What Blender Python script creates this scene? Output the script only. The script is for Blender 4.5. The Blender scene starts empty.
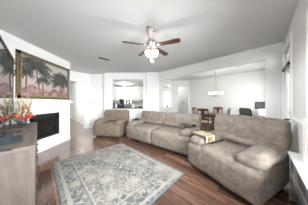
import bpy, bmesh, math, random
from mathutils import Vector, Matrix, noise
C = bpy.context.scene.collection
PI = math.pi
# ---------------------------------------------------------------- camera, world, lights, exposure
SC = bpy.context.scene
CH, H = 1.29, 2.74                     # camera height, ceiling height
RZ = math.radians(-43.95)              # the living room's main axes are turned against the fireplace wall
cam = bpy.data.cameras.new('camera'); cam.sensor_width = 36; cam.lens = 36*111/308; cam.clip_start = .03
co = bpy.data.objects.new('camera', cam); C.objects.link(co)
co.location = (0, 0, CH); co.rotation_euler = (PI/2, 0, 0); SC.camera = co
SC.view_settings.view_transform = 'Standard'; SC.view_settings.look = 'None'
SC.view_settings.gamma = 1; SC.view_settings.use_curve_mapping = False
SC.view_settings.exposure = 0.46
w = bpy.data.worlds.new('daylight'); SC.world = w; w.use_nodes = True
w.node_tree.nodes['Background'].inputs[0].default_value = (.93, .97, 1, 1)
w.node_tree.nodes['Background'].inputs[1].default_value = 1.4

def RP(x, y, z=0):                     # room axes (x along header wall, y towards dining) -> world
    c, s = math.cos(RZ), math.sin(RZ)
    return Vector((x*c-y*s, x*s+y*c, z))
def area(name, loc, aim, sx, sy, e, col=(1, 1, 1)):
    l = bpy.data.lights.new(name, 'AREA'); l.shape = 'RECTANGLE'; l.size = sx; l.size_y = sy; l.energy = e; l.color = col
    o = bpy.data.objects.new(name, l); C.objects.link(o); o.location = loc
    o.rotation_euler = (Vector(aim)-Vector(loc)).to_track_quat('-Z', 'Y').to_euler(); return o
def point(name, loc, e, r=.05, col=(1, .93, .85)):
    l = bpy.data.lights.new(name, 'POINT'); l.energy = e; l.shadow_soft_size = r; l.color = col
    o = bpy.data.objects.new(name, l); C.objects.link(o); o.location = loc; return o
area('back_window_fill', RP(-.85, -.95, 1.5), RP(-3.2, 2.9, 1.9), 1.25, 1.9, 20, (.93, .965, 1))  # added fill behind the camera, through a made-up back window
area('side_window_fill', RP(2.2, .6, 1.75), RP(-4, 1.3, 1.3), 2.8, 2.2, 195, (.96, .98, 1)).data.spread = math.radians(104)  # added fill for the far walls, through the side window enlarged out of view
area('dining_window_fill', RP(.75, 5.6, 1.5), RP(-3, 5.6, 1.3), 1.5, 1.6, 64, (.98, 1, .98))  # added fill for the dining area, from an invented unseen window
area('daylight_entry_window', (.85, 7.8, 1.6), (.85, 3, 1.4), 1.0, 1.5, 70)
point('passage_fill', (2.0, 8.0, 2.62), 12, .04, (.97, 1, .96))  # added fill with no fixture, kept out of view to brighten the passage
FAN = (-.045, 2.2)
for k in range(3):
    a = math.radians(90+120*k)
    point('fan_bulb', (FAN[0]+.13*math.cos(a), FAN[1]+.13*math.sin(a), 2.19), 3.5, .02, (1, .965, .93))
    l = bpy.data.lights.new('fan_downlight', 'SPOT'); l.energy = 34; l.spot_size = math.radians(178); l.spot_blend = .25; l.shadow_soft_size = .03; l.color = (.92, .965, 1)
    o = bpy.data.objects.new('fan_downlight', l); C.objects.link(o); o.location = (FAN[0]+.13*math.cos(a), FAN[1]+.13*math.sin(a), 2.17)
point('kitchen_light', (-2.3, 8.6, 2.55), 55, .04, (1, .99, .97))
point('kitchen_light', (-1.0, 7.0, 2.6), 20, .05, (1, .99, .97))  # extra fill without a fixture, added to brighten the kitchen
point('hall_bulb', (-5.0, 5.6, 2.4), 60, .12, (.98, 1, .97))
point('hall_bulb', (-4.4, 6.0, 2.62), 12, .05, (.98, 1, .97))
CHAN = (2.93, 5.25)
for k in range(5):
    a = math.radians(20+72*k)
    point('chandelier_bulb', (CHAN[0]+.27*math.cos(a), CHAN[1]+.27*math.sin(a), 1.72), 2, .04)

# ---------------------------------------------------------------- materials
def newmat(name):
    m = bpy.data.materials.new(name); m.use_nodes = True
    return m, m.node_tree.nodes, m.node_tree.links, m.node_tree.nodes['Principled BSDF']
def mat(name, col, rough=.5, metal=0, emit=None, es=0, var=0, scale=8, bump=0, stretch=(1, 1, 1), trans=0, spec=None):
    m, n, l, b = newmat(name)
    b.inputs['Roughness'].default_value = rough; b.inputs['Metallic'].default_value = metal
    if spec is not None: b.inputs['Specular IOR Level'].default_value = spec
    if trans: b.inputs['Transmission Weight'].default_value = trans
    if emit:
        b.inputs['Emission Color'].default_value = (*emit, 1); b.inputs['Emission Strength'].default_value = es
    tc = n.new('ShaderNodeTexCoord'); mp = n.new('ShaderNodeMapping'); mp.inputs['Scale'].default_value = stretch
    nz = n.new('ShaderNodeTexNoise'); nz.inputs['Scale'].default_value = scale; nz.inputs['Detail'].default_value = 5
    l.new(tc.outputs['Object'], mp.inputs[0]); l.new(mp.outputs[0], nz.inputs['Vector'])
    r = n.new('ShaderNodeValToRGB'); v = var if var else .03
    r.color_ramp.elements[0].position = .3; r.color_ramp.elements[1].position = .7
    r.color_ramp.elements[0].color = (*[c*(1-v) for c in col], 1); r.color_ramp.elements[1].color = (*[min(1, c*(1+v)) for c in col], 1)
    l.new(nz.outputs[0], r.inputs[0]); l.new(r.outputs[0], b.inputs['Base Color'])
    if bump:
        bp = n.new('ShaderNodeBump'); bp.inputs['Strength'].default_value = bump; bp.inputs['Distance'].default_value = .01
        l.new(nz.outputs[0], bp.inputs['Height']); l.new(bp.outputs[0], b.inputs['Normal'])
    return m
M = {}
M['wall'] = mat('wall_paint', (.85, .855, .84), .75, bump=.04, scale=120)
M['wall_shaded'] = mat('wall_paint_shaded', (.66, .64, .62), .75, bump=.04, scale=120)  # same wall paint darkened, the right wall's shade put into its colour
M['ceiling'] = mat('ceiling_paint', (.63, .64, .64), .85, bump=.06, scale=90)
M['trim'] = mat('white_trim_paint', (.86, .85, .84), .4)
M['white'] = mat('white_enamel', (.84, .83, .81), .35)
M['suede'] = mat('taupe_suede', (.225, .192, .162), .85, var=.24, scale=13, bump=.25, spec=.2)
M['suede_brown'] = mat('brown_taupe_suede', (.19, .152, .115), .85, var=.22, scale=17, bump=.25, spec=.2)
M['suede_dark'] = mat('taupe_suede_dark_weave', (.16, .135, .115), .9, var=.2, scale=9, bump=.2, spec=.2)  # darker taupe for base, kick panel and back panel
M['piping'] = mat('dark_piping', (.16, .12, .10), .8)
M['black'] = mat('black_plastic', (.02, .02, .022), .35)
M['blackmetal'] = mat('black_metal', (.03, .03, .032), .4, .6)
M['steel'] = mat('brushed_steel', (.55, .55, .55), .3, 1)
M['nickel'] = mat('brushed_nickel', (.50, .46, .42), .35, 1)
M['brass'] = mat('aged_brass', (.45, .34, .18), .4, .9)
M['gold'] = mat('aged_gold_frame', (.15, .11, .055), .5, .3, var=.5, scale=25, bump=.5)
M['goldlip'] = mat('pale_gold_lip', (.30, .24, .14), .45, .3, var=.3, scale=40)
M['blade'] = mat('walnut_blade', (.055, .03, .02), .4, var=.35, scale=6, stretch=(1, 12, 1))
M['darkwood'] = mat('cherry_wood', (.13, .045, .022), .35, var=.3, scale=6, stretch=(1, 1, 8))
M['cabinet'] = mat('weathered_grey_brown_wood', (.135, .112, .094), .55, var=.22, scale=3, stretch=(1.2, 6, 1.2), bump=.1)
M['cabinet_end'] = mat('weathered_grey_brown_wood_end', (.130, .108, .092), .55, var=.22, scale=3, stretch=(6, 6, 1.2), bump=.1)
M['glass_dark'] = mat('firebox_glass', (.012, .012, .012), .08)
M['flat_black'] = mat('firebox_black', (.018, .018, .018), .6)
M['log'] = mat('charred_log', (.06, .045, .035), .9, var=.5, scale=20, bump=.5)
M['screen'] = mat('television_glass', (.05, .05, .055), .02, 0, spec=1.0)
M['screen'].node_tree.nodes['Principled BSDF'].inputs['IOR'].default_value = 3.2
M['sidebezel'] = mat('dark_teal_plastic', (.05, .08, .08), .6, spec=.1)
M['granite'] = mat('dark_granite', (.05, .045, .042), .2, var=.5, scale=80)
M['lamp'] = mat('lit_frosted_glass', (.9, .88, .85), .4, emit=(1, .95, .88), es=4)
M['lampdim'] = mat('lit_frosted_shade', (.9, .88, .85), .4, emit=(1, .96, .9), es=1.2)
M['lampsoft'] = mat('lit_opal_glass', (.9, .88, .85), .4, emit=(1, .96, .9), es=1.6)
M['smoked'] = mat('smoky_blue_acrylic', (.025, .033, .04), .2)
M['pink'] = mat('pink_petal', (.75, .10, .14), .6, var=.3, scale=20)
M['orange'] = mat('orange_petal', (.80, .27, .10), .6, var=.3, scale=20)
M['cream'] = mat('cream_petal', (.75, .68, .52), .7)
M['leaf'] = mat('dark_leaf', (.06, .10, .04), .6, var=.4, scale=15)
M['leaf2'] = mat('olive_leaf', (.26, .22, .11), .6, var=.4, scale=15)
M['reed'] = mat('dry_reed', (.45, .33, .17), .7, var=.3, scale=15)
M['palmgreen'] = mat('painted_palm', (.065, .07, .06), .7, var=.35, scale=12)
M['palmtrunk'] = mat('painted_trunk', (.15, .10, .08), .7, var=.35, scale=12)
M['rock'] = mat('painted_rose_ground', (.27, .165, .155), .7, var=.6, scale=7)
M['mesh'] = mat('grey_mesh_fabric', (.13, .13, .125), .8)
M['glassclear'] = mat('window_glass', (1, 1, 1), .0, trans=1)
M['cord'] = mat('black_cord', (.015, .015, .015), .5)
M['green'] = mat('green_glaze', (.35, .42, .24), .3)
M['traytop'] = mat('pale_olive_tray', (.42, .38, .24), .5, var=.15, scale=10)
M['orangeprint'] = mat('orange_brown_print', (.52, .20, .07), .5, var=.5, scale=30)
M['cushionfab'] = mat('chair_seat_fabric', (.45, .38, .30), .8, var=.2)
M['artdark'] = mat('charcoal_art', (.10, .10, .095), .6, var=.7, scale=14)

def canvas_mat():
    m, n, l, b = newmat('painted_sky'); b.inputs['Roughness'].default_value = .6
    tc = n.new('ShaderNodeTexCoord'); sp = n.new('ShaderNodeSeparateXYZ'); nz = n.new('ShaderNodeTexNoise')
    nz.inputs['Scale'].default_value = 3.5; nz.inputs['Detail'].default_value = 6
    mp = n.new('ShaderNodeMapping'); mp.inputs['Scale'].default_value = (1, 1, 3)
    l.new(tc.outputs['Object'], mp.inputs[0]); l.new(mp.outputs[0], nz.inputs['Vector'])
    l.new(tc.outputs['Object'], sp.inputs[0])
    ad = n.new('ShaderNodeMath'); ad.operation = 'MULTIPLY_ADD'; ad.inputs[1].default_value = .6
    l.new(nz.outputs[0], ad.inputs[0]); l.new(sp.outputs['Z'], ad.inputs[2])
    r = n.new('ShaderNodeValToRGB'); e = r.color_ramp.elements
    e[0].position = .3; e[0].color = (.34, .22, .20, 1); e[1].position = 1.25/1.4; e[1].color = (.46, .43, .41, 1)
    x = e.new(.55); x.color = (.46, .34, .31, 1); x = e.new(.75); x.color = (.50, .41, .37, 1)
    l.new(ad.outputs[0], r.inputs[0]); l.new(r.outputs[0], b.inputs['Base Color']); return m
M['canvas'] = canvas_mat()

def floor_mat():
    m, n, l, b = newmat('brown_wood_planks')
    tc = n.new('ShaderNodeTexCoord'); br = n.new('ShaderNodeTexBrick')
    br.inputs['Scale'].default_value = 1; br.inputs['Brick Width'].default_value = 1.25; br.inputs['Row Height'].default_value = .15
    br.inputs['Mortar Size'].default_value = .0025; br.offset = .37
    br.inputs['Color1'].default_value = (.080, .042, .029, 1); br.inputs['Color2'].default_value = (.235, .13, .086, 1)
    br.inputs['Mortar'].default_value = (.04, .025, .02, 1)
    l.new(tc.outputs['Object'], br.inputs['Vector'])
    mp = n.new('ShaderNodeMapping'); mp.inputs['Scale'].default_value = (1.3, 14, 1)
    nz = n.new('ShaderNodeTexNoise'); nz.inputs['Scale'].default_value = 2.2; nz.inputs['Detail'].default_value = 8; nz.inputs['Distortion'].default_value = 1.2
    l.new(tc.outputs['Object'], mp.inputs[0]); l.new(mp.outputs[0], nz.inputs['Vector'])
    r = n.new('ShaderNodeValToRGB'); r.color_ramp.elements[0].position = .3; r.color_ramp.elements[0].color = (.55, .5, .48, 1)
    r.color_ramp.elements[1].position = .72; r.color_ramp.elements[1].color = (1.5, 1.45, 1.4, 1)
    l.new(nz.outputs[0], r.inputs[0])
    mx = n.new('ShaderNodeMixRGB'); mx.blend_type = 'MULTIPLY'; mx.inputs[0].default_value = 1
    l.new(br.outputs['Color'], mx.inputs[1]); l.new(r.outputs[0], mx.inputs[2]); l.new(mx.outputs[0], b.inputs['Base Color'])
    b.inputs['Roughness'].default_value = .25; b.inputs['Coat Weight'].default_value = .8; b.inputs['Coat Roughness'].default_value = .12
    bp = n.new('ShaderNodeBump'); bp.inputs['Strength'].default_value = .15; bp.inputs['Distance'].default_value = .005
    l.new(nz.outputs[0], bp.inputs['Height']); l.new(bp.outputs[0], b.inputs['Normal']); return m
M['floor'] = floor_mat()

def rug_mat(hx, hy):
    m, n, l, b = newmat('floral_rug_pile'); b.inputs['Roughness'].default_value = .95; b.inputs['Specular IOR Level'].default_value = .1
    def math_(op, a=None, bb=None, va=None, vb=None):
        q = n.new('ShaderNodeMath'); q.operation = op
        if a is not None: l.new(a, q.inputs[0])
        if bb is not None: l.new(bb, q.inputs[1])
        if va is not None: q.inputs[0].default_value = va
        if vb is not None: q.inputs[1].default_value = vb
        return q.outputs[0]
    tc = n.new('ShaderNodeTexCoord'); O = tc.outputs['Object']
    nz = n.new('ShaderNodeTexNoise'); nz.inputs['Scale'].default_value = 7; nz.inputs['Detail'].default_value = 3; l.new(O, nz.inputs['Vector'])
    mixv = n.new('ShaderNodeMixRGB'); mixv.blend_type = 'ADD'; mixv.inputs[0].default_value = .16; l.new(O, mixv.inputs[1]); l.new(nz.outputs['Color'], mixv.inputs[2])
    v1 = n.new('ShaderNodeTexVoronoi'); v1.feature = 'DISTANCE_TO_EDGE'; v1.inputs['Scale'].default_value = 11; l.new(mixv.outputs[0], v1.inputs['Vector'])
    v2 = n.new('ShaderNodeTexVoronoi'); v2.inputs['Scale'].default_value = 3.2; v2.inputs['Randomness'].default_value = .7; l.new(mixv.outputs[0], v2.inputs['Vector'])
    v3 = n.new('ShaderNodeTexVoronoi'); v3.inputs['Scale'].default_value = 21; l.new(mixv.outputs[0], v3.inputs['Vector'])
    vine = math_('LESS_THAN', v1.outputs['Distance'], vb=.055)
    bloom = math_('LESS_THAN', v2.outputs['Distance'], vb=.19)
    ring = math_('COMPARE', v2.outputs['Distance'], vb=.26); n_ = n.active
    ring_node = ring.node; ring_node.inputs[2].default_value = .03
    leaf = math_('LESS_THAN', v3.outputs['Distance'], vb=.27)
    pat = math_('MAXIMUM', math_('MAXIMUM', vine, bloom), math_('MAXIMUM', ring, leaf))
    fieldr = n.new('ShaderNodeValToRGB'); fieldr.color_ramp.elements[0].color = (.125, .135, .14, 1); fieldr.color_ramp.elements[1].color = (.235, .22, .20, 1)
    fieldr.color_ramp.elements[0].position = .38; fieldr.color_ramp.elements[1].position = .62
    n2 = n.new('ShaderNodeTexNoise'); n2.inputs['Scale'].default_value = 2.4; l.new(O, n2.inputs['Vector']); l.new(n2.outputs[0], fieldr.inputs[0])
    c1 = n.new('ShaderNodeMixRGB'); l.new(pat, c1.inputs[0]); l.new(fieldr.outputs[0], c1.inputs[1]); c1.inputs[2].default_value = (.36, .34, .30, 1)
    sp = n.new('ShaderNodeSeparateXYZ'); l.new(O, sp.inputs[0])
    dx = math_('SUBTRACT', math_('ABSOLUTE', sp.outputs['X']), vb=0); dx = math_('SUBTRACT', None, dx, va=hx)
    dy = math_('SUBTRACT', None, math_('ABSOLUTE', sp.outputs['Y']), va=hy)
    ed = math_('MINIMUM', dx, dy)
    cur = c1.outputs[0]
    for pos, wd, col in ((.30, .009, (.36, .34, .30, 1)), (.275, .006, (.15, .17, .19, 1)), (.085, .022, (.36, .34, .30, 1))):
        q = n.new('ShaderNodeMath'); q.operation = 'COMPARE'; l.new(ed, q.inputs[0]); q.inputs[1].default_value = pos; q.inputs[2].default_value = wd
        mm = n.new('ShaderNodeMixRGB'); l.new(q.outputs[0], mm.inputs[0]); l.new(cur, mm.inputs[1]); mm.inputs[2].default_value = col; cur = mm.outputs[0]
    q = math_('LESS_THAN', ed, vb=.022)
    mm = n.new('ShaderNodeMixRGB'); l.new(q, mm.inputs[0]); l.new(cur, mm.inputs[1]); mm.inputs[2].default_value = (.18, .215, .25, 1)
    l.new(mm.outputs[0], b.inputs['Base Color'])
    return m

# ---------------------------------------------------------------- mesh helpers
class MB:
    def __init__(s): s.bm = bmesh.new()
    def _tf(s, vs, loc, rot):
        mt = Matrix.Translation(Vector(loc)) @ (rot if isinstance(rot, Matrix) else Matrix.Rotation(rot, 4, 'Z'))
        for v in vs: v.co = mt @ v.co
    def box(s, c, d, rz=0, bev=0):
        b2 = bmesh.new(); bmesh.ops.create_cube(b2, size=1)
        for v in b2.verts: v.co = Vector((v.co.x*d[0], v.co.y*d[1], v.co.z*d[2]))
        if bev: bmesh.ops.bevel(b2, geom=b2.edges[:], offset=bev, segments=2, affect='EDGES', profile=.6)
        s._tf(b2.verts, c, rz); s._merge(b2); return s
    def b(s, x0, x1, y0, y1, z0, z1, bev=0): return s.box(((x0+x1)/2, (y0+y1)/2, (z0+z1)/2), (abs(x1-x0), abs(y1-y0), abs(z1-z0)), 0, bev)
    def _merge(s, b2):
        me = bpy.data.meshes.new('tmp'); b2.to_mesh(me); b2.free(); s.bm.from_mesh(me); bpy.data.meshes.remove(me)
    def lathe(s, prof, c=(0, 0, 0), n=20, rot=0):
        b2 = bmesh.new(); rings = []
        for r, z in prof:
            rings.append([b2.verts.new((r*math.cos(2*PI*k/n), r*math.sin(2*PI*k/n), z)) for k in range(n)])
        for a, bb in zip(rings, rings[1:]):
            for k in range(n): b2.faces.new((a[k], a[(k+1) % n], bb[(k+1) % n], bb[k]))
        b2.faces.new(rings[0][::-1]); b2.faces.new(rings[-1]); bmesh.ops.recalc_face_normals(b2, faces=b2.faces[:])
        s._tf(b2.verts, c, rot); s._merge(b2); return s
    def tube(s, pts, r, n=8):
        pts = [Vector(p) for p in pts]; rs = r if isinstance(r, (list, tuple)) else [r]*len(pts)
        b2 = bmesh.new(); rings = []
        for i, p in enumerate(pts):
            t = (pts[min(i+1, len(pts)-1)]-pts[max(i-1, 0)]).normalized()
            u = t.cross(Vector((0, 0, 1)) if abs(t.z) < .95 else Vector((1, 0, 0))).normalized(); v = t.cross(u)
            rings.append([b2.verts.new(p+rs[i]*(math.cos(2*PI*k/n)*u+math.sin(2*PI*k/n)*v)) for k in range(n)])
        for a, bb in zip(rings, rings[1:]):
            for k in range(n): b2.faces.new((a[k], a[(k+1) % n], bb[(k+1) % n], bb[k]))
        b2.faces.new(rings[0][::-1]); b2.faces.new(rings[-1]); bmesh.ops.recalc_face_normals(b2, faces=b2.faces[:])
        s._merge(b2); return s
    def prism(s, poly, z0, z1, c=(0, 0, 0), rot=0):
        b2 = bmesh.new(); lo = [b2.verts.new((x, y, z0)) for x, y in poly]; hi = [b2.verts.new((x, y, z1)) for x, y in poly]
        b2.faces.new(lo[::-1]); b2.faces.new(hi); k = len(poly)
        for i in range(k): b2.faces.new((lo[i], lo[(i+1) % k], hi[(i+1) % k], hi[i]))
        bmesh.ops.recalc_face_normals(b2, faces=b2.faces[:]); s._tf(b2.verts, c, rot); s._merge(b2); return s
    def puff(s, c, d, r=.06, puff=(0, 0, 0), rot=0, wr=.006, fr=5, seed=0, cuts=13, fn=None, groove=()):
        b2 = bmesh.new(); bmesh.ops.create_cube(b2, size=2)
        bmesh.ops.subdivide_edges(b2, edges=b2.edges[:], cuts=cuts, use_grid_fill=True)
        h = Vector(d)/2; r = min(r, *[x*.98 for x in h])
        for v in b2.verts:
            p = v.co.copy(); t = Vector([math.sin(p[i]*PI/2)*.35+p[i]*.65 for i in range(3)])
            q = Vector([t[i]*h[i] for i in range(3)])
            inn = Vector([max(-(h[i]-r), min(h[i]-r, q[i])) for i in range(3)])
            dd = q-inn
            o = inn+dd.normalized()*r if dd.length > 1e-9 else q
            for i in range(3):
                j, k = (i+1) % 3, (i+2) % 3
                if abs(p[i]) > .99: o[i] += math.copysign(puff[i]*(1-p[j]**2)*(1-p[k]**2), p[i])
            for gx, gd, gw in groove:                 # stitched seams across the width
                f = math.exp(-((o.x-gx)/gw)**2)*gd
                if dd.length > 1e-9: o -= dd.normalized()*f
            nn = noise.noise(Vector(o)*fr+Vector((seed*7.1, seed*3.3, 1.7)))
            nm = dd.normalized() if dd.length > 1e-9 else Vector((0, 0, 1))
            o += nm*nn*wr*2
            if fn: o = fn(o)
            v.co = o
        s._tf(b2.verts, c, rot); s._merge(b2); return s
    def build(s, name, m, parent=None, smooth=True):
        me = bpy.data.meshes.new(name); bmesh.ops.recalc_face_normals(s.bm, faces=s.bm.faces[:]); s.bm.to_mesh(me); s.bm.free()
        o = bpy.data.objects.new(name, me); C.objects.link(o); me.materials.append(m)
        if smooth:
            for p in me.polygons: p.use_smooth = True
            try: me.set_sharp_from_angle(angle=math.radians(35))
            except Exception: pass
        if parent: o.parent = parent
        return o
def tag(o, label, cat, group=None, kind=None):
    o['label'] = label; o['category'] = cat
    if group: o['group'] = group
    if kind: o['kind'] = kind
    return o
def thing(name, label, cat, loc=(0, 0, 0), rz=0, group=None):
    o = bpy.data.objects.new(name, None); C.objects.link(o); o.empty_display_size = .1
    o.location = loc; o.rotation_euler = (0, 0, rz); return tag(o, label, cat, group)
def struct(name, mb, m, loc=(0, 0, 0), rz=0, smooth=False):
    o = mb.build(name, m, None, smooth); o['kind'] = 'structure'; o.location = loc; o.rotation_euler = (0, 0, rz); return o
def copy_tree(o, loc, rz, label, parent=None):
    c = o.copy(); C.objects.link(c)
    if parent: c.parent = parent
    else: c.location = loc; c.rotation_euler = (0, 0, rz); c['label'] = label
    for ch in list(o.children): copy_tree(ch, None, None, None, c)
    return c
def holes_wall(mb, u0, u1, v0, v1, holes, axis='x', z0=0, z1=H):
    """wall between u0..u1 along an axis, thickness v0..v1, with rectangular holes (a,b,za,zb), sorted, not overlapping in u unless stacked as list"""
    cur = u0
    def bx(a, b, za, zb):
        if b-a < 1e-4 or zb-za < 1e-4: return
        if axis == 'x': mb.b(a, b, v0, v1, za, zb)
        else: mb.b(v0, v1, a, b, za, zb)
    for a, b, zs in holes:
        bx(cur, a, z0, z1); zc = z0
        for za, zb in zs: bx(a, b, zc, za); zc = zb
        bx(a, b, zc, z1); cur = b
    bx(cur, u1, z0, z1); return mb

# ---------------------------------------------------------------- the setting
struct('floor', MB().b(-12, 4, -3, 14, -.1, 0), M['floor'], rz=RZ)
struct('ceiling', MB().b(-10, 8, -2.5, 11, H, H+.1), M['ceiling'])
struct('wall_left', MB().b(-3.2, -3.05, 2.02, 4.03, 0, H).b(-5.2, -3.2, 3.88, 4.03, 0, H), M['wall'])
# wall with the hall opening, along the room axis: point (-3.26,5.65) is its right end
hall_o = Vector((-3.26, 5.65, 0))
struct('wall_hall', holes_wall(MB(), -2.3, 0, 0, .12, [(-1.75, -.16, [(0, 2.38)])], 'x'), M['wall'], hall_o, math.radians(90)+RZ)
# casing of the hall opening
tr = MB(); tr.b(-.24, -.15, -.015, .135, 0, 2.38).b(-1.84, -1.75, -.015, .135, 0, 2.38).b(-1.84, -.15, -.015, .135, 2.30, 2.40)
struct('trim_1', tr, M['trim'], hall_o, math.radians(90)+RZ)
struct('wall_recess', MB().b(-3.30, -2.44, 5.65, 5.8, 0, H), M['wall'])
struct('wall_back', holes_wall(MB(), -2.44, -.30, 5.42, 5.65, [(-2.05, -.53, [(1.0, 2.41)])], 'x'), M['wall'])
struct('wall_column', MB().b(-.36, .24, 5.33, 5.72, 0, H, .012), M['wall'])
struct('wall_header', MB().b(-3.62, .08, 4.05, 4.22, 2.41, H).b(.08, .386, 4.05, 4.22, 0, H), M['wall'], rz=RZ)
struct('wall_right', holes_wall(MB(), -.75, 7.1, .386, .52, [(-.3, 2.02, [(.60, 2.30)]), (3.06, 3.90, [(0, 2.06), (2.14, 2.42)]), (4.8, 6.3, [(.8, 2.2)])], 'y'), M['wall_shaded'], rz=RZ)
struct('wall_tv', holes_wall(MB(), -3.9, .52, -.72, -.57, [(-1.62, -.3, [(.4, 2.35)])], 'x'), M['wall'], rz=RZ)
struct('wall_dining', MB().b(-3.36, .52, 6.86, 7.0, 0, H), M['wall'], rz=RZ)
struct('wall_entry', holes_wall(MB(), .05, 2.42, 7.26, 7.40, [(.62, 1.12, [(.98, 2.05), (2.2, 2.48)]), (1.56, 2.28, [(0, 2.36)])], 'x'), M['wall'])
struct('wall_divider', MB().b(.05, .17, 5.72, 10.2, 0, H), M['wall'])
struct('wall_passage', MB().b(1.3, 3.2, 8.9, 9.0, 0, H).b(1.3, 1.42, 7.4, 8.9, 0, H).b(3.08, 3.2, 7.0, 8.9, 0, H), M['wall'])
struct('wall_kitchen', MB().b(-8.6, .17, 10.2, 10.35, 0, H), M['wall'])
struct('wall_passageway', MB().b(-.02, .10, .15, 6.6, 0, H).b(-1.95, -1.8, .12, 6.6, 0, H).b(-1.95, .1, 6.6, 6.72, 0, H), M['wall'], hall_o+Vector((-.1, .12, 0)), math.radians(90)+RZ-0)
# baseboards
struct('baseboard_left', MB().b(-3.05, -3.035, 3.88, 4.03, 0, .1), M['trim'])
struct('baseboard_right', MB().b(.37, .386, -.55, 2.95, 0, .11).b(.37, .386, 4.0, 4.05, 0, .11), M['trim'], rz=RZ)
struct('baseboard_hall', MB().b(-.035, -.02, .3, 6.6, 0, .11), M['trim'], hall_o+Vector((-.1, .12, 0)), math.radians(90)+RZ)
struct('baseboard_recess', MB().b(-3.26, -2.44, 5.635, 5.65, 0, .11), M['trim'])
struct('baseboard_dining', MB().b(-3.36, .386, 6.845, 6.86, 0, .11), M['trim'], rz=RZ)
# chair rail on the right wall and the door casing
struct('trim_2', MB().b(.362, .386, 2.21, 2.92, 1.02, 1.06, .006), M['trim'], rz=RZ)
struct('trim_3', MB().b(.366, .386, 2.96, 3.06, 0, 2.5).b(.366, .386, 3.90, 3.98, 0, 2.5).b(.362, .386, 2.94, 4.0, 2.42, 2.52).b(.366, .386, 3.06, 3.90, 2.06, 2.14), M['trim'], rz=RZ)
# chair rail round the dining wall, faint panel moulding
struct('trim_4', MB().b(-3.36, .386, 6.84, 6.86, .93, .97), M['wall'], rz=RZ)
# crown line above the pass-through and entry door casing
struct('trim_5', MB().b(1.50, 1.58, 7.235, 7.26, 0, 2.42).b(2.26, 2.34, 7.235, 7.26, 0, 2.42).b(1.5, 2.34, 7.235, 7.26, 2.36, 2.44), M['trim'])
# back door with blind, transom, windows
def window(name, x0, x1, z0, z1, v, rz, axis, sill=True, mull=0):
    f = MB(); t = .045
    def bb(a, b, p, q, za, zb):
        if axis == 'x': f.b(a, b, p, q, za, zb)
        else: f.b(p, q, a, b, za, zb)
    bb(x0, x0+t, v[0], v[1], z0, z1); bb(x1-t, x1, v[0], v[1], z0, z1); bb(x0, x1, v[0], v[1], z0, z0+t); bb(x0, x1, v[0], v[1], z1-t, z1)
    for k in range(mull):
        xm = x0+(x1-x0)*(k+1)/(mull+1); bb(xm-.015, xm+.015, v[0], v[1], z0, z1)
    fr = f.build(name, M['trim'], None, False); fr['kind'] = 'structure'; fr.rotation_euler = (0, 0, rz)
    g = MB(); vm = (v[0]+v[1])/2
    if axis == 'x': g.b(x0+t, x1-t, vm-.003, vm+.003, z0+t, z1-t)
    else: g.b(vm-.003, vm+.003, x0+t, x1-t, z0+t, z1-t)
    g.build('pane', M['pane'], fr, False)
    return fr
def pane_mat():
    m, n, l, b = newmat('thin_clear_glass'); out = n['Material Output']
    t = n.new('ShaderNodeBsdfTransparent'); g = n.new('ShaderNodeBsdfGlossy'); g.inputs['Roughness'].default_value = .02
    mx = n.new('ShaderNodeMixShader'); mx.inputs[0].default_value = .06
    l.new(t.outputs[0], mx.inputs[1]); l.new(g.outputs[0], mx.inputs[2]); l.new(mx.outputs[0], out.inputs[0]); n.remove(b); return m
M['pane'] = pane_mat()
window('window_1', .62, 1.12, .98, 2.05, (7.28, 7.33), 0, 'x')
window('window_2', .62, 1.12, 2.2, 2.48, (7.28, 7.33), 0, 'x')
window('window_3', 3.06, 3.90, 2.14, 2.42, (.42, .47), RZ, 'y')
w4 = window('window_side_enlarged', -.3, 2.02, .60, 2.30, (.42, .47), RZ, 'y', mull=2)  # sill end is real; unseen opening made full height to let in fill light
MB().b(.27, .384, -.36, 2.46, .575, .60, .006).build('window_sill', M['trim'], w4, False)
MB().b(.366, .386, 2.02, 2.10, .60, 2.38).b(.366, .386, -.38, 2.10, 2.30, 2.38).b(.366, .386, -.38, -.3, .60, 2.38).b(.360, .386, 2.10, 2.20, .60, 1.10).build('window_casing', M['trim'], w4, False)
window('window_added_back', -1.62, -.3, .4, 2.35, (-.67, -.62), RZ, 'x', mull=1)  # unseen window, made up to admit the fill from behind the camera
window('window_added_dining', 4.8, 6.3, .8, 2.2, (.42, .47), RZ, 'y', mull=1)  # unseen window, made up to admit the dining fill
# sill of the entry window
struct('trim_6', MB().b(.55, 1.19, 7.17, 7.28, .95, .98), M['trim'])
# the door
dm = MB(); dm.b(.40, .44, 3.065, 3.895, .01, .35).b(.40, .44, 3.065, 3.19, .35, 2.05).b(.40, .44, 3.77, 3.895, .35, 2.05).b(.40, .44, 3.19, 3.77, 1.93, 2.05)
door = dm.build('door_1', M['trim'], None, False); door['kind'] = 'structure'; door.rotation_euler = (0, 0, RZ)
MB().b(.417, .423, 3.19, 3.77, .35, 1.93).build('door_glass', M['pane'], door, False)
hm = MB()
for z in (.25, 1.54): hm.b(.366, .40, 3.05, 3.075, z-.045, z+.045)
hm.build('hinge', M['steel'], door)
hd = MB(); hd.tube([(.40, 3.13, .98), (.325, 3.13, .98), (.325, 3.26, .98)], .013); hd.build('door_handle', M['blackmetal'], door)
MB().lathe([(.03, 0), (.03, .02), (.015, .03)], (.40, 3.13, 1.10), rot=Matrix.Rotation(-PI/2, 4, 'Y')).build('deadbolt', M['blackmetal'], door)
bl = thing('door_blind', 'white slatted blind with dark headrail hung over the glass of the back door', 'blind', RP(.36, 3.48, 0), RZ)
s = MB()
for k in range(44):
    z = .38+k*.036
    s.box((0, 0, z), (.022, .70, .003), Matrix.Rotation(math.radians(-60), 4, 'Y'))
s.build('slats', M['white'], bl, False)
MB().b(-.02, .02, -.36, .36, 1.975, 2.02).build('headrail', M['blackmetal'], bl, False)
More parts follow.
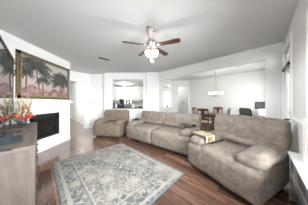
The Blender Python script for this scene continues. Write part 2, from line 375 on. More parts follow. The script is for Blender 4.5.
MB().tube([(-.018, -.25, .38), (-.018, -.25, 1.97)], .003).tube([(-.018, .25, .38), (-.018, .25, 1.97)], .003).build('cord', M['white'], bl)
MB().b(-.014, .014, -.35, .35, .345, .365).build('bottom_rail', M['white'], bl, False)

# counter in the pass-through
tag(MB().b(-2.048, -.532, 5.33, 5.72, 1.001, 1.035, .008).build('bar_counter', M['granite']), 'dark stone bar top running along the kitchen pass-through opening', 'countertop')
# kitchen beyond
kc = thing('kitchen_wall_cabinet', 'white upper cabinets on the far kitchen wall', 'cabinet', (-1.6, 10.01, 0))
MB().b(-2.3, .95, -.15, .17, 1.45, 2.3).build('body', M['white'], kc, False)
for k in range(6): 
    d = MB().b(-2.11+k*.51, -1.62+k*.51, -.17, -.15, 1.46, 2.29, .004).build('door', M['white'], kc, False)
    MB().b(-1.66+k*.51, -1.645+k*.51, -.19, -.17, 1.5, 1.6).build('handle', M['steel'], d, False)
kb = thing('kitchen_base_cabinet', 'white base cabinets with dark worktop against the far kitchen wall', 'cabinet', (-1.6, 9.89, 0))
MB().b(-2.3, .95, -.3, .29, 0, .88).build('body', M['white'], kb, False)
MB().b(-2.32, .97, -.32, .30, .88, .92).build('worktop', M['granite'], kb, False)
kl = thing('kitchen_ceiling_light', 'round opal flush light on the kitchen ceiling', 'ceiling light', (-2.3, 8.6, H))
MB().lathe([(.02, -.03), (.19, -.03), (.20, 0)], n=24).build('base', M['nickel'], kl)
MB().lathe([(.01, -.115), (.08, -.105), (.14, -.075), (.175, -.03)], n=24).build('lamp_shade', M['lampsoft'], kl)

# ---------------------------------------------------------------- fireplace
fp = thing('fireplace', 'white painted fireplace surround with black gas firebox on the left wall', 'fireplace', (-3.05, 0, 0))
f = MB(); X1 = .11
f.b(.002, X1, 2.45, 2.62, 0, 1.29).b(.002, X1, 3.45, 3.86, 0, 1.29).b(.002, X1, 2.62, 3.45, .99, 1.29).b(.002, X1, 2.62, 3.45, 0, .335)
f.build('surround', M['trim'], fp, False)
MB().b(X1, .122, 2.66, 3.41, 1.05, 1.2, .004).build('frieze_panel', M['trim'], fp, False)
MB().b(.002, .20, 2.40, 3.92, 1.29, 1.335, .006).b(.002, .15, 2.43, 3.89, 1.255, 1.29, .006).build('mantel_shelf', M['trim'], fp, False)
MB().b(.10, .125, 2.45, 3.87, .0, .10, .004).build('moulding', M['trim'], fp, False)
fb = MB().b(.004, .012, 2.62, 3.45, .335, .99).b(.01, .105, 2.62, 2.66, .335, .99).b(.01, .105, 3.41, 3.45, .335, .99).b(.01, .105, 2.62, 3.45, .335, .39).b(.01, .105, 2.62, 3.45, .90, .99).build('firebox', M['flat_black'], fp, False)
for z in (.91, .93, .95, .345, .365): MB().b(.105, .112, 2.68, 3.39, z, z+.008).build('louvre', M['blackmetal'], fb, False)
MB().b(.085, .09, 2.66, 3.41, .39, .90).build('glass', M['glass_dark'], fb, False)
MB().b(.09, .108, 2.64, 2.70, .39, .9).b(.09, .108, 3.33, 3.43, .39, .9).b(.09, .108, 2.64, 3.43, .84, .9).build('door_frame', M['blackmetal'], fb, False)

# ---------------------------------------------------------------- painting
pt = thing('framed_painting', 'large gold-framed painting of palm trees under a rose sky above the mantel', 'painting', (-3.05, 2.435, 1.385))
PW, PH, FW = 1.525, 1.085, .085
for nm, a, b_, za, zb in (('frame', 0, PW, PH-FW, PH), ):
    f = MB().b(.003, .045, 0, FW, 0, PH, .01).b(.003, .045, PW-FW, PW, 0, PH, .01).b(.003, .045, 0, PW, PH-FW, PH, .01).b(.003, .045, 0, PW, 0, FW, .01).build('frame', M['gold'], pt)
    MB().b(.02, .050, FW-.02, FW, FW-.02, PH-FW+.02).b(.02, .050, PW-FW, PW-FW+.02, FW-.02, PH-FW+.02).b(.02, .05, FW, PW-FW, PH-FW, PH-FW+.02).b(.02, .05, FW, PW-FW, FW-.02, FW).build('frame_lip', M['goldlip'], f, False)
cv = MB().b(.004, .022, FW*.8, PW-FW*.8, FW*.8, PH-FW*.8).build('canvas', M['canvas'], pt, False)
random.seed(4)
def frondpoly(bm, cx, cz, ang, ln, wd, x):
    # a drooping feathered frond
    N = 9; prev = None
    for i in range(N+1):
        t = i/N
        py = cx+math.cos(ang)*ln*t; pz = cz+math.sin(ang)*ln*t-.55*ln*t*t
        if prev is not None:
            hw = wd*math.sin(PI*min(1, t*.9+.08))
            dy, dz = py-prev[0], pz-prev[1]; L = math.hypot(dy, dz)
            ny, nz_ = -dz/L, dy/L
            for sg in (-1, 1):
                a = bm.verts.new((x, prev[0], prev[1])); b_ = bm.verts.new((x, py, pz))
                c_ = bm.verts.new((x, prev[0]+sg*ny*hw+dy*.8, prev[1]+sg*nz_*hw+dz*.8-hw*.35))
                bm.faces.new((a, b_, c_))
        prev = (py, pz)
def palm(y, z, sz, base_y, x, nf=13):
    m = MB()
    for k in range(nf):
        frondpoly(m.bm, y, z, math.radians(-25+230*k/(nf-1)+random.uniform(-6, 6)), sz*random.uniform(.8, 1.1), sz*.20, x+k*.0001)
    o = m.build('painted_palm', M['palmgreen'], cv, False)
    tr = MB(); n = 7
    pts = [(x-.0003, y+(base_y-y)*(i/n)**1.5, z+(.13-z)*i/n) for i in range(n+1)]
    for p, q in zip(pts, pts[1:]):
        vs = [tr.bm.verts.new(v) for v in ((p[0], p[1]-.016, p[2]), (p[0], p[1]+.016, p[2]), (q[0], q[1]+.02, q[2]), (q[0], q[1]-.02, q[2]))]
        tr.bm.faces.new(vs)
    tr.build('painted_trunk', M['palmtrunk'], cv, False)
palm(.42, .82, .56, .52, .0235, 15); palm(.20, .62, .22, .18, .0240); palm(1.18, .66, .42, 1.22, .0235, 21); palm(1.12, .50, .28, 1.20, .0248, 19); palm(.58, .50, .20, .60, .0246)
gm = MB(); L = []
n = 26
for i in range(n+1):
    y = .075+(PW-.15)*i/n; L.append((y, .20+.10*noise.noise(Vector((y*5, 2, 0)))+.12*abs(math.sin(y*4.1))))
for (a, za), (b_, zb) in zip(L, L[1:]):
    vs = [gm.bm.verts.new(v) for v in ((.0231, a, .075), (.0231, b_, .075), (.0231, b_, zb), (.0231, a, za))]; gm.bm.faces.new(vs)
gm.build('painted_ground', M['rock'], cv, False)

# ---------------------------------------------------------------- seating
def seat_unit(name, label, cat, loc, rz, Wd, D, Hh, nseat, aw=.27, sm='suede'):
    t = thing(name, label, cat, loc, rz)
    hx, hy = Wd/2, D/2
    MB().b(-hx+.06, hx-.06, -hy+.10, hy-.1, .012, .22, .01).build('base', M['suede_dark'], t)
    for sx in (-1, 1):
        ax = sx*(hx-aw/2)
        a = MB().puff((ax, -.0, .275), (aw-.02, D-.08, .43), .03, (.010, .01, 0), wr=.004, seed=sx+3).build('arm', M[sm], t)
        def slope(o):
            o = o.copy(); f = max(0, -o.y/hy); o.z -= .05*f*f; return o
        MB().puff((ax+sx*.0, -.035, .545), (aw+.03, D-.17, .165), .08, (.012, .02, .022), wr=.010, fr=4, seed=sx+7, cuts=17, fn=slope).build('arm_pad', M[sm], a)
        MB().tube([(ax+sx*(aw/2-.004), -hy+.10, .455), (ax+sx*(aw/2), 0, .475), (ax+sx*(aw/2-.004), hy-.12, .485)], .006).build('piping', M['piping'], a)
    fw = (Wd+.01)/nseat
    iw = (Wd-2*aw+.04)/nseat
    for k in range(nseat):
        cf = -fw*nseat/2+fw*(k+.5); cx = -iw*nseat/2+iw*(k+.5)
        MB().puff((cf, -hy+.055, .265), (fw-.006, .17, .40), .06, (0, .02, .01), wr=.008, seed=k+1, cuts=17).build('footrest', M[sm], t)
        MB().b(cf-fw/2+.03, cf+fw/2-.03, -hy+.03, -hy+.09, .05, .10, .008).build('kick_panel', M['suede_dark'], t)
        MB().puff((cx, -.10, .395), (iw-.006, D-.16, .20), .085, (0, .01, .035), wr=.012, fr=4, seed=k+11, cuts=17).build('seat_cushion', M[sm], t)
    bw = Wd/nseat
    tilt = Matrix.Rotation(math.radians(-12), 4, 'X')
    for k in range(nseat):
        cx = -Wd/2+bw*(k+.5)
        def bulge(o):
            o = o.copy()
            if o.y < 0: o.y -= .035*math.exp(-((o.z-.15)/.12)**2)
            return o
        bk = MB().puff((cx, hy-.12, (Hh+.36)/2), (bw-.004, .19, Hh-.36), .05, (0, .02, .008), rot=tilt, wr=.011, fr=4, seed=k+21, cuts=35, fn=bulge, groove=((-bw*.24, .016, .022), (bw*.24, .016, .022))).build('back_cushion', M[sm], t)
        iwk = bw-.16 if nseat == 1 else bw-.10
        MB().puff((cx, hy-.305, .59), (iwk, .17, .155), .07, (0, .02, .012), rot=tilt, wr=.010, seed=k+31, cuts=17).build('lumbar_roll', M[sm], bk)
        MB().tube([(cx-iwk/2+.04, hy-.335, .665), (cx, hy-.35, .668), (cx+iwk/2-.04, hy-.335, .665)], .005).build('piping', M['piping'], bk)
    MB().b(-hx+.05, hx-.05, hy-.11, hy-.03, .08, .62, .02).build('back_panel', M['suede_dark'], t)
    return t
chair1 = seat_unit('recliner', 'brown-taupe suede recliner armchair standing alone below the kitchen pass-through', 'armchair', (-1.68, 4.50, 0), math.radians(-11), 1.10, .90, .97, 1, sm='suede_brown')
sofa = seat_unit('reclining_sofa', 'long taupe suede reclining sofa with two wide seats and black arm trays', 'sofa', (.21, 3.62, 0), math.radians(-38), 2.30, .97, .94, 2)
near = seat_unit('recliner', 'large taupe suede recliner in the right foreground beside the right wall', 'armchair', (1.414, 2.006, 0), math.radians(-64.3), 1.16, 1.02, 1.025, 1, aw=.29)
MB().tube([(.565, .36, .42), (.57, .44, .62), (.568, .47, .82)], .009).build('recline_bracket', M['blackmetal'], near)
# swivel trays on the sofa arms
for sx, yy in ((-1, -.16), (1, -.12)):
    ax = sx*(1.15-.135)
    p = MB().lathe([(.035, .60), (.035, .615), (.018, .62), (.018, .675)], (ax+sx*.0, yy+.08, 0)).build('tray_post', M['black'], sofa)
    MB().puff((ax-sx*.07, yy, .685), (.34, .22, .022), .010, wr=0, rot=Matrix.Rotation(sx*.12, 4, 'Y'), cuts=5).build('swivel_tray', M['black'], p)
    MB().lathe([(.045, .645), (.05, .70), (.046, .70), (.042, .65)], (ax+sx*.07, yy+.12, 0)).build('cup_holder', M['blackmetal'], p)
# flexible tray draped over the near recliner's far arm
c, s_ = math.cos(near.rotation_euler.z), math.sin(near.rotation_euler.z)
lx, ly = -.43, -.24
ty = thing('arm_tray', 'pale olive arm tray with orange-brown print lying over the arm of the front recliner', 'tray', (near.location.x+lx*c-ly*s_, near.location.y+lx*s_+ly*c, .635), near.rotation_euler.z)
MB().puff((0, 0, .014), (.35, .30, .016), .007, wr=0, cuts=5).build('tray_top', M['traytop'], ty)
MB().b(-.178, -.17, -.15, .15, .0, .03).b(.17, .178, -.15, .15, .0, .03).b(-.178, .178, -.156, -.15, 0, .028).b(-.178, .178, .15, .156, 0, .028).build('tray_edge', M['piping'], ty)
MB().b(.178, .186, -.13, .10, -.09, .022).build('side_flap', M['cream'], ty)
MB().b(.186, .188, -.05, .04, -.08, .01).build('printed_picture', M['orangeprint'], ty)
MB().b(.186, .188, -.085, -.055, -.085, .012).build('printed_bar', M['black'], ty)

# ---------------------------------------------------------------- rug
rg = MB().b(-1.09, 1.09, -.815, .815, .001, .013, .004).build('area_rug', rug_mat(1.09, .815)); rg.location = RP(-2.085, 1.01); rg.rotation_euler = (0, 0, RZ)
tag(rg, 'cream and slate-blue floral area rug lying on the wood floor between sofas and cabinet', 'rug')

# ---------------------------------------------------------------- ceiling fan
fan = thing('ceiling_fan', 'five-blade walnut ceiling fan with frosted light kit hanging in the living room', 'ceiling fan', (FAN[0], FAN[1], 0))
MB().lathe([(.02, H-.07), (.05, H-.06), (.07, H-.02), (.07, H-.001)]).build('canopy', M['nickel'], fan)
MB().lathe([(.012, 2.5), (.012, H-.05)], n=12).build('downrod', M['nickel'], fan)
MB().lathe([(.03, 2.36), (.09, 2.37), (.115, 2.41), (.115, 2.46), (.08, 2.50), (.03, 2.52)], n=28).build('motor_housing', M['nickel'], fan)
for k in range(5):
    a = math.radians(-93+72*k)
    rt = Matrix.Rotation(a, 4, 'Z') @ Matrix.Rotation(math.radians(-13), 4, 'X')
    po = [(.15, -.04), (.50, -.054), (.55, -.044), (.565, 0), (.55, .044), (.50, .054), (.15, .04)]
    bl_ = MB().prism(po, -.004, .004, (0, 0, 2.415), rt).build('blade', M['blade'], fan)
    MB().prism([(.07, -.018), (.16, -.03), (.20, 0), (.16, .03), (.07, .018)], -.008, -.003, (0, 0, 2.413), rt).build('blade_iron', M['nickel'], bl_)
MB().lathe([(.03, 2.345), (.05, 2.35), (.055, 2.36), (.03, 2.37)]).build('switch_housing', M['nickel'], fan)
lk = MB().lathe([(.02, 2.28), (.05, 2.29), (.055, 2.32), (.03, 2.36)]).build('light_kit', M['nickel'], fan)
for k in range(4):
    a = math.radians(45+90*k)
    rt = Matrix.Rotation(a, 4, 'Z') @ Matrix.Rotation(math.radians(-42), 4, 'Y')
    p = (.06*math.cos(a), .06*math.sin(a), 2.31)
    MB().lathe([(.015, -.015), (.024, -.03), (.040, -.06), (.047, -.085), (.044, -.09), (.02, -.092)], p, rot=rt, n=18).build('lamp_shade', M['lamp'], lk)
for dx in (-.015, .02): MB().tube([(dx, -.02, 2.29), (dx, -.02, 2.10)], .002).lathe([(.004, 2.08), (.006, 2.09), (.003, 2.105)], (dx, -.02, 0), n=8).build('pull_chain', M['nickel'], fan)

# ceiling vent
vt = thing('ceiling_vent', 'dark slotted air vent in the living room ceiling', 'vent', (-1.65, 3.67, H), math.radians(42))
MB().b(-.19, .19, -.07, .07, -.008, -.001, .002).build('frame', M['ceiling'], vt)
s = MB()
for k in range(5): s.box((0, -.042+k*.021, -.012), (.33, .010, .003), Matrix.Rotation(.6, 4, 'X'))
s.build('slats', M['blackmetal'], vt, False)
MB().b(-.165, .165, -.052, .052, -.0095, -.008).build('duct_dark_plate', M['flat_black'], vt, False)  # flat black plate painted as the shade inside the duct, not a hole

# ---------------------------------------------------------------- TV cabinet, television, things on it
CL, CD, CZ = 1.99, .45, .84
ne = Vector((-1.255, 1.175)); ax1 = RP(-1, 0).xy            # near front corner of the cabinet, long axis
cab_c = ne + ax1*CL/2 - RP(0, 1).xy*CD/2
cab = thing('media_cabinet', 'long weathered grey-brown wood media cabinet in the left foreground', 'cabinet', (cab_c.x, cab_c.y, 0), RZ)
MB().b(-CL/2+.03, CL/2-.02, -CD/2+.01, CD/2-.02, .06, CZ-.04).build('body', M['cabinet_end'], cab, False)
MB().b(-CL/2, CL/2, -CD/2, CD/2, CZ-.04, CZ, .006).build('top', M['cabinet'], cab, False)
for sx in (-1, 1):
    for sy in (-1, 1): MB().b(sx*(CL/2-.045)-.03, sx*(CL/2-.045)+.03, sy*(CD/2-.035)-.03, sy*(CD/2-.035)+.03, 0, CZ-.04, .004).build('leg', M['cabinet_end'], cab, False)
for k in range(3):
    x0 = -CL/2+.09+k*.61
    for z0, z1 in ((.10, .44), (.46, .78)):
        d = MB().b(x0, x0+.59, CD/2-.02, CD/2+.0, z0, z1, .004).build('drawer', M['cabinet_end'], cab, False)
        for kx in (.16, .43): MB().lathe([(.006, 0), (.006, .010), (.012, .014), (.010, .020)], (x0+kx, CD/2, (z0+z1)/2), rot=Matrix.Rotation(-PI/2, 4, 'X'), n=12).build('knob', M['blackmetal'], d)
def cabpt(s, t, z=0):                 # s metres from the far end, t metres behind the front edge
    p = ne + ax1*(CL-s) - RP(0, 1).xy*t; return (p.x, p.y, z)
TW, T0, T1 = 1.92, 1.0, 2.08
tv = thing('television', 'very large black flat-screen television standing on the media cabinet', 'television', cabpt(.42+TW/2, .30, CZ), RZ)
MB().b(-TW/2, TW/2, -.045, -.004, T0-CZ, T1-CZ, .004).build('casing', M['black'], tv, False)
MB().b(-TW/2, TW/2, -.004, .012, T1-CZ-.022, T1-CZ).build('bezel', M['black'], tv, False)
for a, b_ in ((-TW/2, -TW/2+.007), (TW/2-.007, TW/2)): MB().b(a, b_, -.004, .003, T0-CZ+.02, T1-CZ).build('side_bezel', M['sidebezel'], tv, False)
MB().b(-TW/2+.012, TW/2-.012, -.004, -.001, T0-CZ+.03, T1-CZ-.012).build('screen', M['screen'], tv, False)
MB().b(-TW/2, TW/2, -.004, .004, T0-CZ, T0-CZ+.022).build('lower_bezel', M['steel'], tv, False)
for sx in (-.80, -.32, .62): 
    MB().tube([(sx, -.02, T0-CZ+.02), (sx, -.02, .03)], .012).build('stand_post', M['black'], tv)
    MB().box((sx-.02, .0, .008), (.022, .30, .014), math.radians(-14)).build('foot', M['black'], tv)
hb = tag(MB().prism([(.16*math.cos(PI/8+k*PI/4), .13*math.sin(PI/8+k*PI/4)) for k in range(8)], 0, .062).prism([(.15*math.cos(PI/8+k*PI/4), .12*math.sin(PI/8+k*PI/4)) for k in range(8)], .062, .074).build('speaker_box', M['smoked'], None, False), 'low eight-sided smoky blue box lying on the near end of the media cabinet', 'box')
hb.location = cabpt(1.61, .235, CZ); hb.rotation_euler = (0, 0, RZ)

# flower arrangement
fl = thing('flower_arrangement', 'tall mixed pink, orange and cream flower arrangement in a black pot', 'flower arrangement', cabpt(.17, .21, CZ), RZ)
MB().b(-.085, .085, -.06, .06, 0, .075, .008).build('pot', M['black'], fl)
random.seed(11)
def blossom(c, r, m, layers=3, n=7):
    mb = MB()
    for L_ in range(layers):
        rr = r*(1-.22*L_); el = math.radians(15+28*L_)
        for k in range(n):
            a = 2*PI*k/n+L_*.4
            d = Vector((math.cos(a)*math.cos(el), math.sin(a)*math.cos(el), math.sin(el))); sd = Vector((-math.sin(a), math.cos(a), 0)); up = d.cross(sd)
            P = [Vector(c)+d*rr*f+sd*rr*wd+up*hh for f, wd, hh in ((.05, 0, 0), (.5, .30, .0), (1, .14, rr*.12), (1, -.14, rr*.12), (.5, -.30, 0))]
            mb.bm.faces.new([mb.bm.verts.new(p) for p in P])
    mb.lathe([(r*.05, -.02), (r*.22, 0), (r*.12, r*.2)], c, n=8)
    return mb.build('blossom', m, fl)
for (x, y, z, r, m) in ((.06, .10, .13, .095, 'pink'), (-.08, .09, .12, .08, 'pink'), (.13, .08, .19, .06, 'orange'), (.24, .06, .33, .055, 'orange'), (.19, .03, .13, .075, 'pink'), (-.15, .07, .20, .07, 'orange'), (-.21, .02, .34, .055, 'pink'), (.02, .07, .25, .05, 'cream'), (.24, -.04, .18, .065, 'orange'), (-.03, -.08, .20, .07, 'pink'), (.02, .10, .21, .05, 'orange'), (.10, .05, .32, .045, 'cream')):
    blossom((x*1.3, y, z), r*1.12, M[m])
cr = MB()
for k in range(110):
    x, y, z = random.gauss(.06, .09), random.gauss(0, .05), random.uniform(.14, .50)
    if x > .12: y = abs(y)
    cr.lathe([(.002, -.013), (.015, 0), (.002, .013)], (x, y, z), n=6)
    cr.tube([(x*.3, y*.3, .06), (x, y, z)], .0015, 4)
cr.build('filler_blossoms', M['cream'], fl)
rd = MB()
for k in range(15):
    a = random.uniform(0, 2*PI); sp_ = random.uniform(.10, .30)
    if math.cos(a) > .3: a = abs((a+PI) % (2*PI)-PI)
    hh = random.uniform(.40, .64)
    rd.tube([(0, 0, .05), (math.cos(a)*sp_*.35, math.sin(a)*sp_*.25, hh*.5), (math.cos(a)*sp_, math.sin(a)*sp_*.6, hh)], [.003, .003, .007], 5)
rd.build('reeds', M['reed'], fl)
for nm, m, cnt, lo, hi in (('leaves', 'leaf', 60, .04, .26), ('foliage', 'leaf2', 55, .08, .40)):
    lf = MB()
    for k in range(cnt):
        a = random.uniform(0, 2*PI); R = random.uniform(.14, .38); z = random.uniform(lo, hi)
        d = Vector((math.cos(a), math.sin(a)*.7 if math.cos(a) < .3 else abs(math.sin(a))*.7, 0)); sd = Vector((-d.y, d.x, 0))*.014
        p0 = Vector((0, 0, .06)); p1 = d*R*.55+Vector((0, 0, z)); p2 = d*R+Vector((0, 0, z-.01 if k % 2 else z+.05))
        vs = [lf.bm.verts.new(v) for v in (p0, p1+sd, p2, p1-sd)]; lf.bm.faces.new(vs)
    lf.build(nm, M[m], fl)

# ---------------------------------------------------------------- dining
TC = Vector((2.74, 5.36))
dt = thing('dining_table', 'square dark cherry dining table beyond the wide opening', 'table', (TC.x, TC.y, 0), RZ)
MB().b(-.50, .50, -.57, .57, .72, .755, .008).build('tabletop', M['darkwood'], dt)
MB().b(-.42, .42, -.50, -.475, .63, .72).b(-.42, .42, .475, .50, .63, .72).b(-.42, -.395, -.5, .5, .63, .72).b(.395, .42, -.5, .5, .63, .72).build('apron', M['darkwood'], dt, False)
for sx in (-1, 1):
    for sy in (-1, 1): MB().lathe([(.025, 0), (.03, .1), (.04, .35), (.03, .5), (.045, .63), (.045, .72)], (sx*.40, sy*.48, 0), n=12).build('leg', M['darkwood'], dt)
bwl = tag(MB().lathe([(.04, 0), (.05, .01), (.12, .06), (.125, .065), (.05, .02)], n=20).build('serving_bowl', M['cream']), 'small cream bowl in the middle of the dining table', 'bowl'); bwl.location = (TC.x, TC.y, .756)
dc = thing('dining_chair', 'cherry dining chair with splat back nearest the sofa side of the table', 'chair', (0, 0, 0), 0, None)
MB().puff((0, 0, .455), (.45, .43, .05), .02, (0, 0, .01), wr=0, cuts=7).build('seat_cushion', M['cushionfab'], dc)
MB().b(-.22, .22, -.21, .21, .39, .432).build('seat_frame', M['darkwood'], dc)
for sx in (-1, 1):
    MB().tube([(sx*.195, -.185, 0), (sx*.195, -.185, .40)], [.018, .024]).build('leg', M['darkwood'], dc)
    MB().tube([(sx*.20, .215, 0), (sx*.20, .195, .42), (sx*.205, .215, .75), (sx*.21, .26, 1.03)], [.018, .024, .022, .018]).build('leg', M['darkwood'], dc)
MB().box((0, .255, .985), (.44, .026, .10), Matrix.Rotation(-.16, 4, 'X'), .006).build('top_rail', M['darkwood'], dc)
MB().box((0, .222, .60), (.40, .022, .045), Matrix.Rotation(-.1, 4, 'X')).build('lower_rail', M['darkwood'], dc)
MB().prism([(-.07, -.20), (.07, -.20), (.045, -.02), (.085, .17), (-.085, .17), (-.045, -.02)], -.008, .008, (0, .235, .78), Matrix.Rotation(PI/2-.13, 4, 'X')).build('back_splat', M['darkwood'], dc)
for a in ((-.19, .19, -.19, -.165, .2, .23), (-.205, -.18, -.185, .2, .14, .17), (.18, .205, -.185, .2, .14, .17)): MB().b(*a).build('stretcher', M['darkwood'], dc)
def put(root, offx, offy, face, label, first=False):
    p = RP(offx, offy); loc = (TC.x+p.x, TC.y+p.y, 0)
    if first: root.location = loc; root.rotation_euler = (0, 0, RZ+face); root['label'] = label; root['group'] = 'dining chairs round the square table'; return root
    return copy_tree(root, loc, RZ+face, label)
put(dc, 0.0, -.78, PI, 'cherry dining chair with splat back, nearest of the four, back towards the sofa', True)
put(dc, .05, .80, 0, 'cherry dining chair on the far side of the table, facing the sofa')
put(dc, -.60, 0.05, PI/2, 'cherry dining chair at the left side of the dining table')
put(dc, .50, 0.0, -PI/2, 'cherry dining chair at the right side of the table, seen side-on towards the desk')
# chandelier
cd = thing('chandelier', 'nickel chandelier with frosted white shades hanging over the dining table', 'chandelier', (CHAN[0], CHAN[1], 0))
MB().lathe([(.02, H-.04), (.06, H-.02), (.065, H-.001)]).build('canopy', M['nickel'], cd)
MB().tube([(0, 0, 1.85), (0, 0, H-.03)], .009).build('rod', M['nickel'], cd)
MB().lathe([(.01, 1.56), (.03, 1.60), (.02, 1.68), (.035, 1.75), (.012, 1.86)]).build('hub', M['nickel'], cd)
for k in range(5):
    a = math.radians(20+72*k); X, Y = math.cos(a), math.sin(a)
    ar = MB().tube([(0, 0, 1.62), (.10*X, .10*Y, 1.58), (.2*X, .2*Y, 1.59), (.27*X, .27*Y, 1.66)], .008).lathe([(.03, 1.655), (.035, 1.67)], (.27*X, .27*Y, 0)).build('arm', M['nickel'], cd)
    MB().lathe([(.035, 1.67), (.048, 1.69), (.056, 1.79), (.052, 1.79), (.04, 1.70)], (.27*X, .27*Y, 0)).build('lamp_shade', M['lampdim'], ar)
# desk corner
dk = thing('writing_desk', 'white writing desk with dark top along the wall beside the office chair', 'desk', RP(.125, 6.15), RZ)
MB().b(-.245, .245, -.60, .62, .72, .75, .004).build('desktop', M['darkwood'], dk)
MB().b(.20, .23, -.56, .58, .35, .72).build('modesty_panel', M['white'], dk, False)
for sx in (-.22, .22):
    for sy in (-.56, .58): MB().b(sx-.02, sx+.02, sy-.02, sy+.02, 0, .72).build('leg', M['white'], dk, False)
bx_ = tag(MB().b(-.13, .2, -.16, .16, 0, .26, .03).b(-.1, .14, -.1, .05, .26, .28).build('printer', M['white']), 'boxy white printer sitting on the desk under the dark picture', 'printer'); bx_.location = RP(.04, 6.30, .752); bx_.rotation_euler = (0, 0, RZ)
ap = thing('wall_picture', 'dark charcoal framed picture on the dining wall above the desk', 'picture', RP(0, 6.857, .94), RZ)
MB().b(-.20, .36, -.025, -.001, .06, .38, .004).build('frame', M['black'], ap, False)
MB().b(-.17, .33, -.028, -.025, .09, .35).build('print', M['artdark'], ap, False)
oc = thing('office_chair', 'black mesh-back swivel office chair at the white desk', 'office chair', (4.13, 4.78, 0), math.radians(104))
def fin(o): o = o.copy(); o.y += .25*o.x*o.x; return o
bkm = MB().puff((0, .25, .82), (.46, .03, .42), .014, wr=0, rot=Matrix.Rotation(-.15, 4, 'X'), cuts=9).build('backrest', M['mesh'], oc)
br_ = Matrix.Translation((0, .25, .82)) @ Matrix.Rotation(-.15, 4, 'X')
MB().tube([br_ @ Vector(p) for p in ((-.20, 0, -.21), (.20, 0, -.21), (.235, 0, -.17), (.235, 0, .17), (.19, 0, .215), (-.19, 0, .215), (-.235, 0, .17), (-.235, 0, -.17), (-.20, 0, -.21))], .022).build('back_frame', M['black'], bkm)
MB().puff((0, 0, .49), (.48, .46, .07), .03, (0, 0, .01), wr=0, cuts=9).build('seat', M['black'], oc)
MB().tube([(0, .2, .45), (0, .30, .55), (0, .27, .85)], .02).build('back_support', M['black'], oc)
MB().tube([(0, 0, .10), (0, 0, .45)], .028).build('gas_lift', M['blackmetal'], oc)
for k in range(5):
    a = 2*PI*k/5
    L_ = MB().tube([(0, 0, .12), (.28*math.cos(a), .28*math.sin(a), .075)], [.025, .015]).build('base_spoke', M['black'], oc)
    MB().lathe([(.005, -.015), (.03, -.013), (.03, .013), (.005, .015)], (.28*math.cos(a), .28*math.sin(a), .03), rot=Matrix.Rotation(a, 4, 'Z') @ Matrix.Rotation(PI/2, 4, 'X')).build('caster', M['black'], L_)
for sx in (-1, 1): MB().tube([(sx*.2, .05, .47), (sx*.27, .05, .5), (sx*.27, .05, .66)], .014).b(sx*.27-.03, sx*.27+.03, -.13, .12, .66, .69, .01).build('armrest', M['black'], oc)

# ---------------------------------------------------------------- things on the bar counter
def onbar(px, o, dy=5.52): o.location = ((px-154)/111*dy, dy, 1.036); return o
G = 'kitchenware on the pass-through bar'
def it(o, label, cat, px, dy=5.52): tag(o, label, cat, G); return onbar(px, o, dy)
it(MB().lathe([(.035, 0), (.038, .18), (.03, .26), (.014, .32), (.014, .40), (.016, .41)]).build('wine_bottle', M['black']), 'tall dark bottle at the left end of the bar', 'bottle', 113.9)
it(MB().lathe([(.04, 0), (.042, .10), (.036, .12), (.036, .14)]).build('spice_jar', M['steel']), 'small steel-lidded jar right of the dark bottle', 'jar', 116.4)
it(MB().prism([(-.05, 0), (.05, 0), (.05, .14), (-.01, .20), (-.05, .17)], -.045, .045, (0, 0, 0), Matrix.Rotation(PI/2, 4, 'X')).tube([(-.02, 0, .17), (-.05, 0, .23)], .01).tube([(.01, 0, .17), (-.02, 0, .23)], .01).build('knife_block', M['black']), 'black knife block between the jar and the coffee maker', 'knife block', 118.7)
cm = thing('coffee_maker', 'dark coffee maker with glass jug on the bar', 'coffee maker'); onbar(121.5, cm)
MB().b(-.075, .075, 0, .10, 0, .40, .01).b(-.075, .075, -.10, .1, .30, .42, .012).b(-.075, .075, -.10, .1, 0, .03, .006).build('body', M['black'], cm)
MB().lathe([(.045, .035), (.06, .10), (.055, .2), (.04, .22)], (0, -.04, 0)).build('jug', M['smoked'], cm); cm['group'] = G
it(MB().lathe([(.07, 0), (.075, .01), (.075, .34), (.06, .36), (.012, .37), (.014, .40)]).build('canister', M['steel']), 'tall steel canister next to the coffee maker', 'canister', 124.9)
it(MB().lathe([(.065, 0), (.07, .01), (.07, .28), (.055, .30), (.012, .31), (.014, .33)]).build('canister', M['steel']), 'medium steel canister, middle of three canisters on the bar', 'canister', 127.8)
it(MB().lathe([(.065, 0), (.07, .01), (.07, .36), (.055, .38), (.012, .39), (.014, .42)]).build('canister', M['steel']), 'right-hand steel canister of the three on the bar', 'canister', 130.7)
it(MB().lathe([(.03, 0), (.035, .01), (.03, .05), (.04, .17), (.037, .17), (.028, .05)]).build('drinking_glass', M['white']), 'white beaker standing alone right of the steel canisters', 'cup', 133.2)
pp = thing('fruit_bowl', 'shallow dark dish with green pears at the right end of the bar', 'bowl'); onbar(140, pp); pp['group'] = G
MB().lathe([(.05, 0), (.06, .01), (.12, .045), (.125, .05), (.05, .02)]).build('dish', M['granite'], pp)
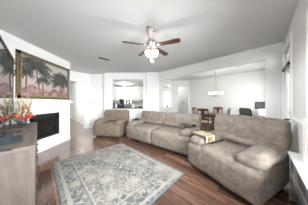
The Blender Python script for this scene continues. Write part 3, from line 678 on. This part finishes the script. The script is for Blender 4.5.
for k, (x, y, z) in enumerate(((-.05, 0, .06), (.045, .03, .065), (.02, -.05, .06))):
    q = MB().lathe([(.01, -.035), (.035, -.02), (.04, .0), (.025, .04), (.012, .065), (.004, .07)], (x, y, z), n=14).build('pear', M['green']); tag(q, 'green pear in the dish at the right end of the bar', 'fruit', 'pears in the dish'); q.location = pp.location
# window ledge ornament and wreath in the entry
vs = thing('potted_plant', 'tiny dark potted plant on the sill of the bright entry window', 'plant', (.88, 7.22, .981))
MB().lathe([(.03, 0), (.045, .07), (.04, .07)]).build('pot', M['black'], vs)
lf = MB()
for k in range(12):
    a = k*2.4; d = Vector((math.cos(a)*.06, math.sin(a)*.03, .16+.02*(k % 3)))
    sd = Vector((-math.sin(a), math.cos(a), 0))*.015
    lf.bm.faces.new([lf.bm.verts.new(v) for v in (Vector((0, 0, .06)), d*.6+sd, d, d*.6-sd)])
lf.build('leaves', M['leaf'], vs)
for x, z, r, lab in ((1.84, 1.32, .05, 'upper round dark ornament on the passage wall seen through the doorway'), (1.97, 1.20, .045, 'lower round dark ornament on the passage wall seen through the doorway')):
    o = tag(MB().lathe([(.01, 0), (r, 0), (r*.9, .02), (r*.4, .035)], rot=Matrix.Rotation(PI/2, 4, 'X')).build('wall_ornament', M['black']), lab, 'ornament', 'round ornaments in the entry'); o.location = (x*8.9/7.26, 8.899, z)
# thermostat and plates
th = thing('thermostat', 'small white thermostat on the wall between hall opening and recliner', 'thermostat', (-3.07, 5.649, 1.30))
MB().b(-.055, .055, -.025, 0, -.04, .04, .006).build('housing', M['white'], th); MB().b(-.03, .03, -.027, -.025, -.015, .02).build('display', M['smoked'], th, False)
# charger cord on the floor
cdp = [(2.0, 1.66, .006), (1.93, 1.60, .006), (1.88, 1.56, .006), (1.86, 1.50, .006), (1.84, 1.44, .006), (1.87, 1.38, .006), (1.85, 1.33, .006)]
tag(MB().tube([(1.78, 1.42, .006), (1.83, 1.425, .006), (1.80, 1.38, .006), (1.82, 1.34, .006), (1.81, 1.28, .006), (1.84, 1.2, .006)], .005).b(1.755, 1.795, 1.40, 1.44, 0, .02, .004).build('power_cord', M['cord']), 'black power cord with plug lying on the floor beside the front recliner', 'cord')
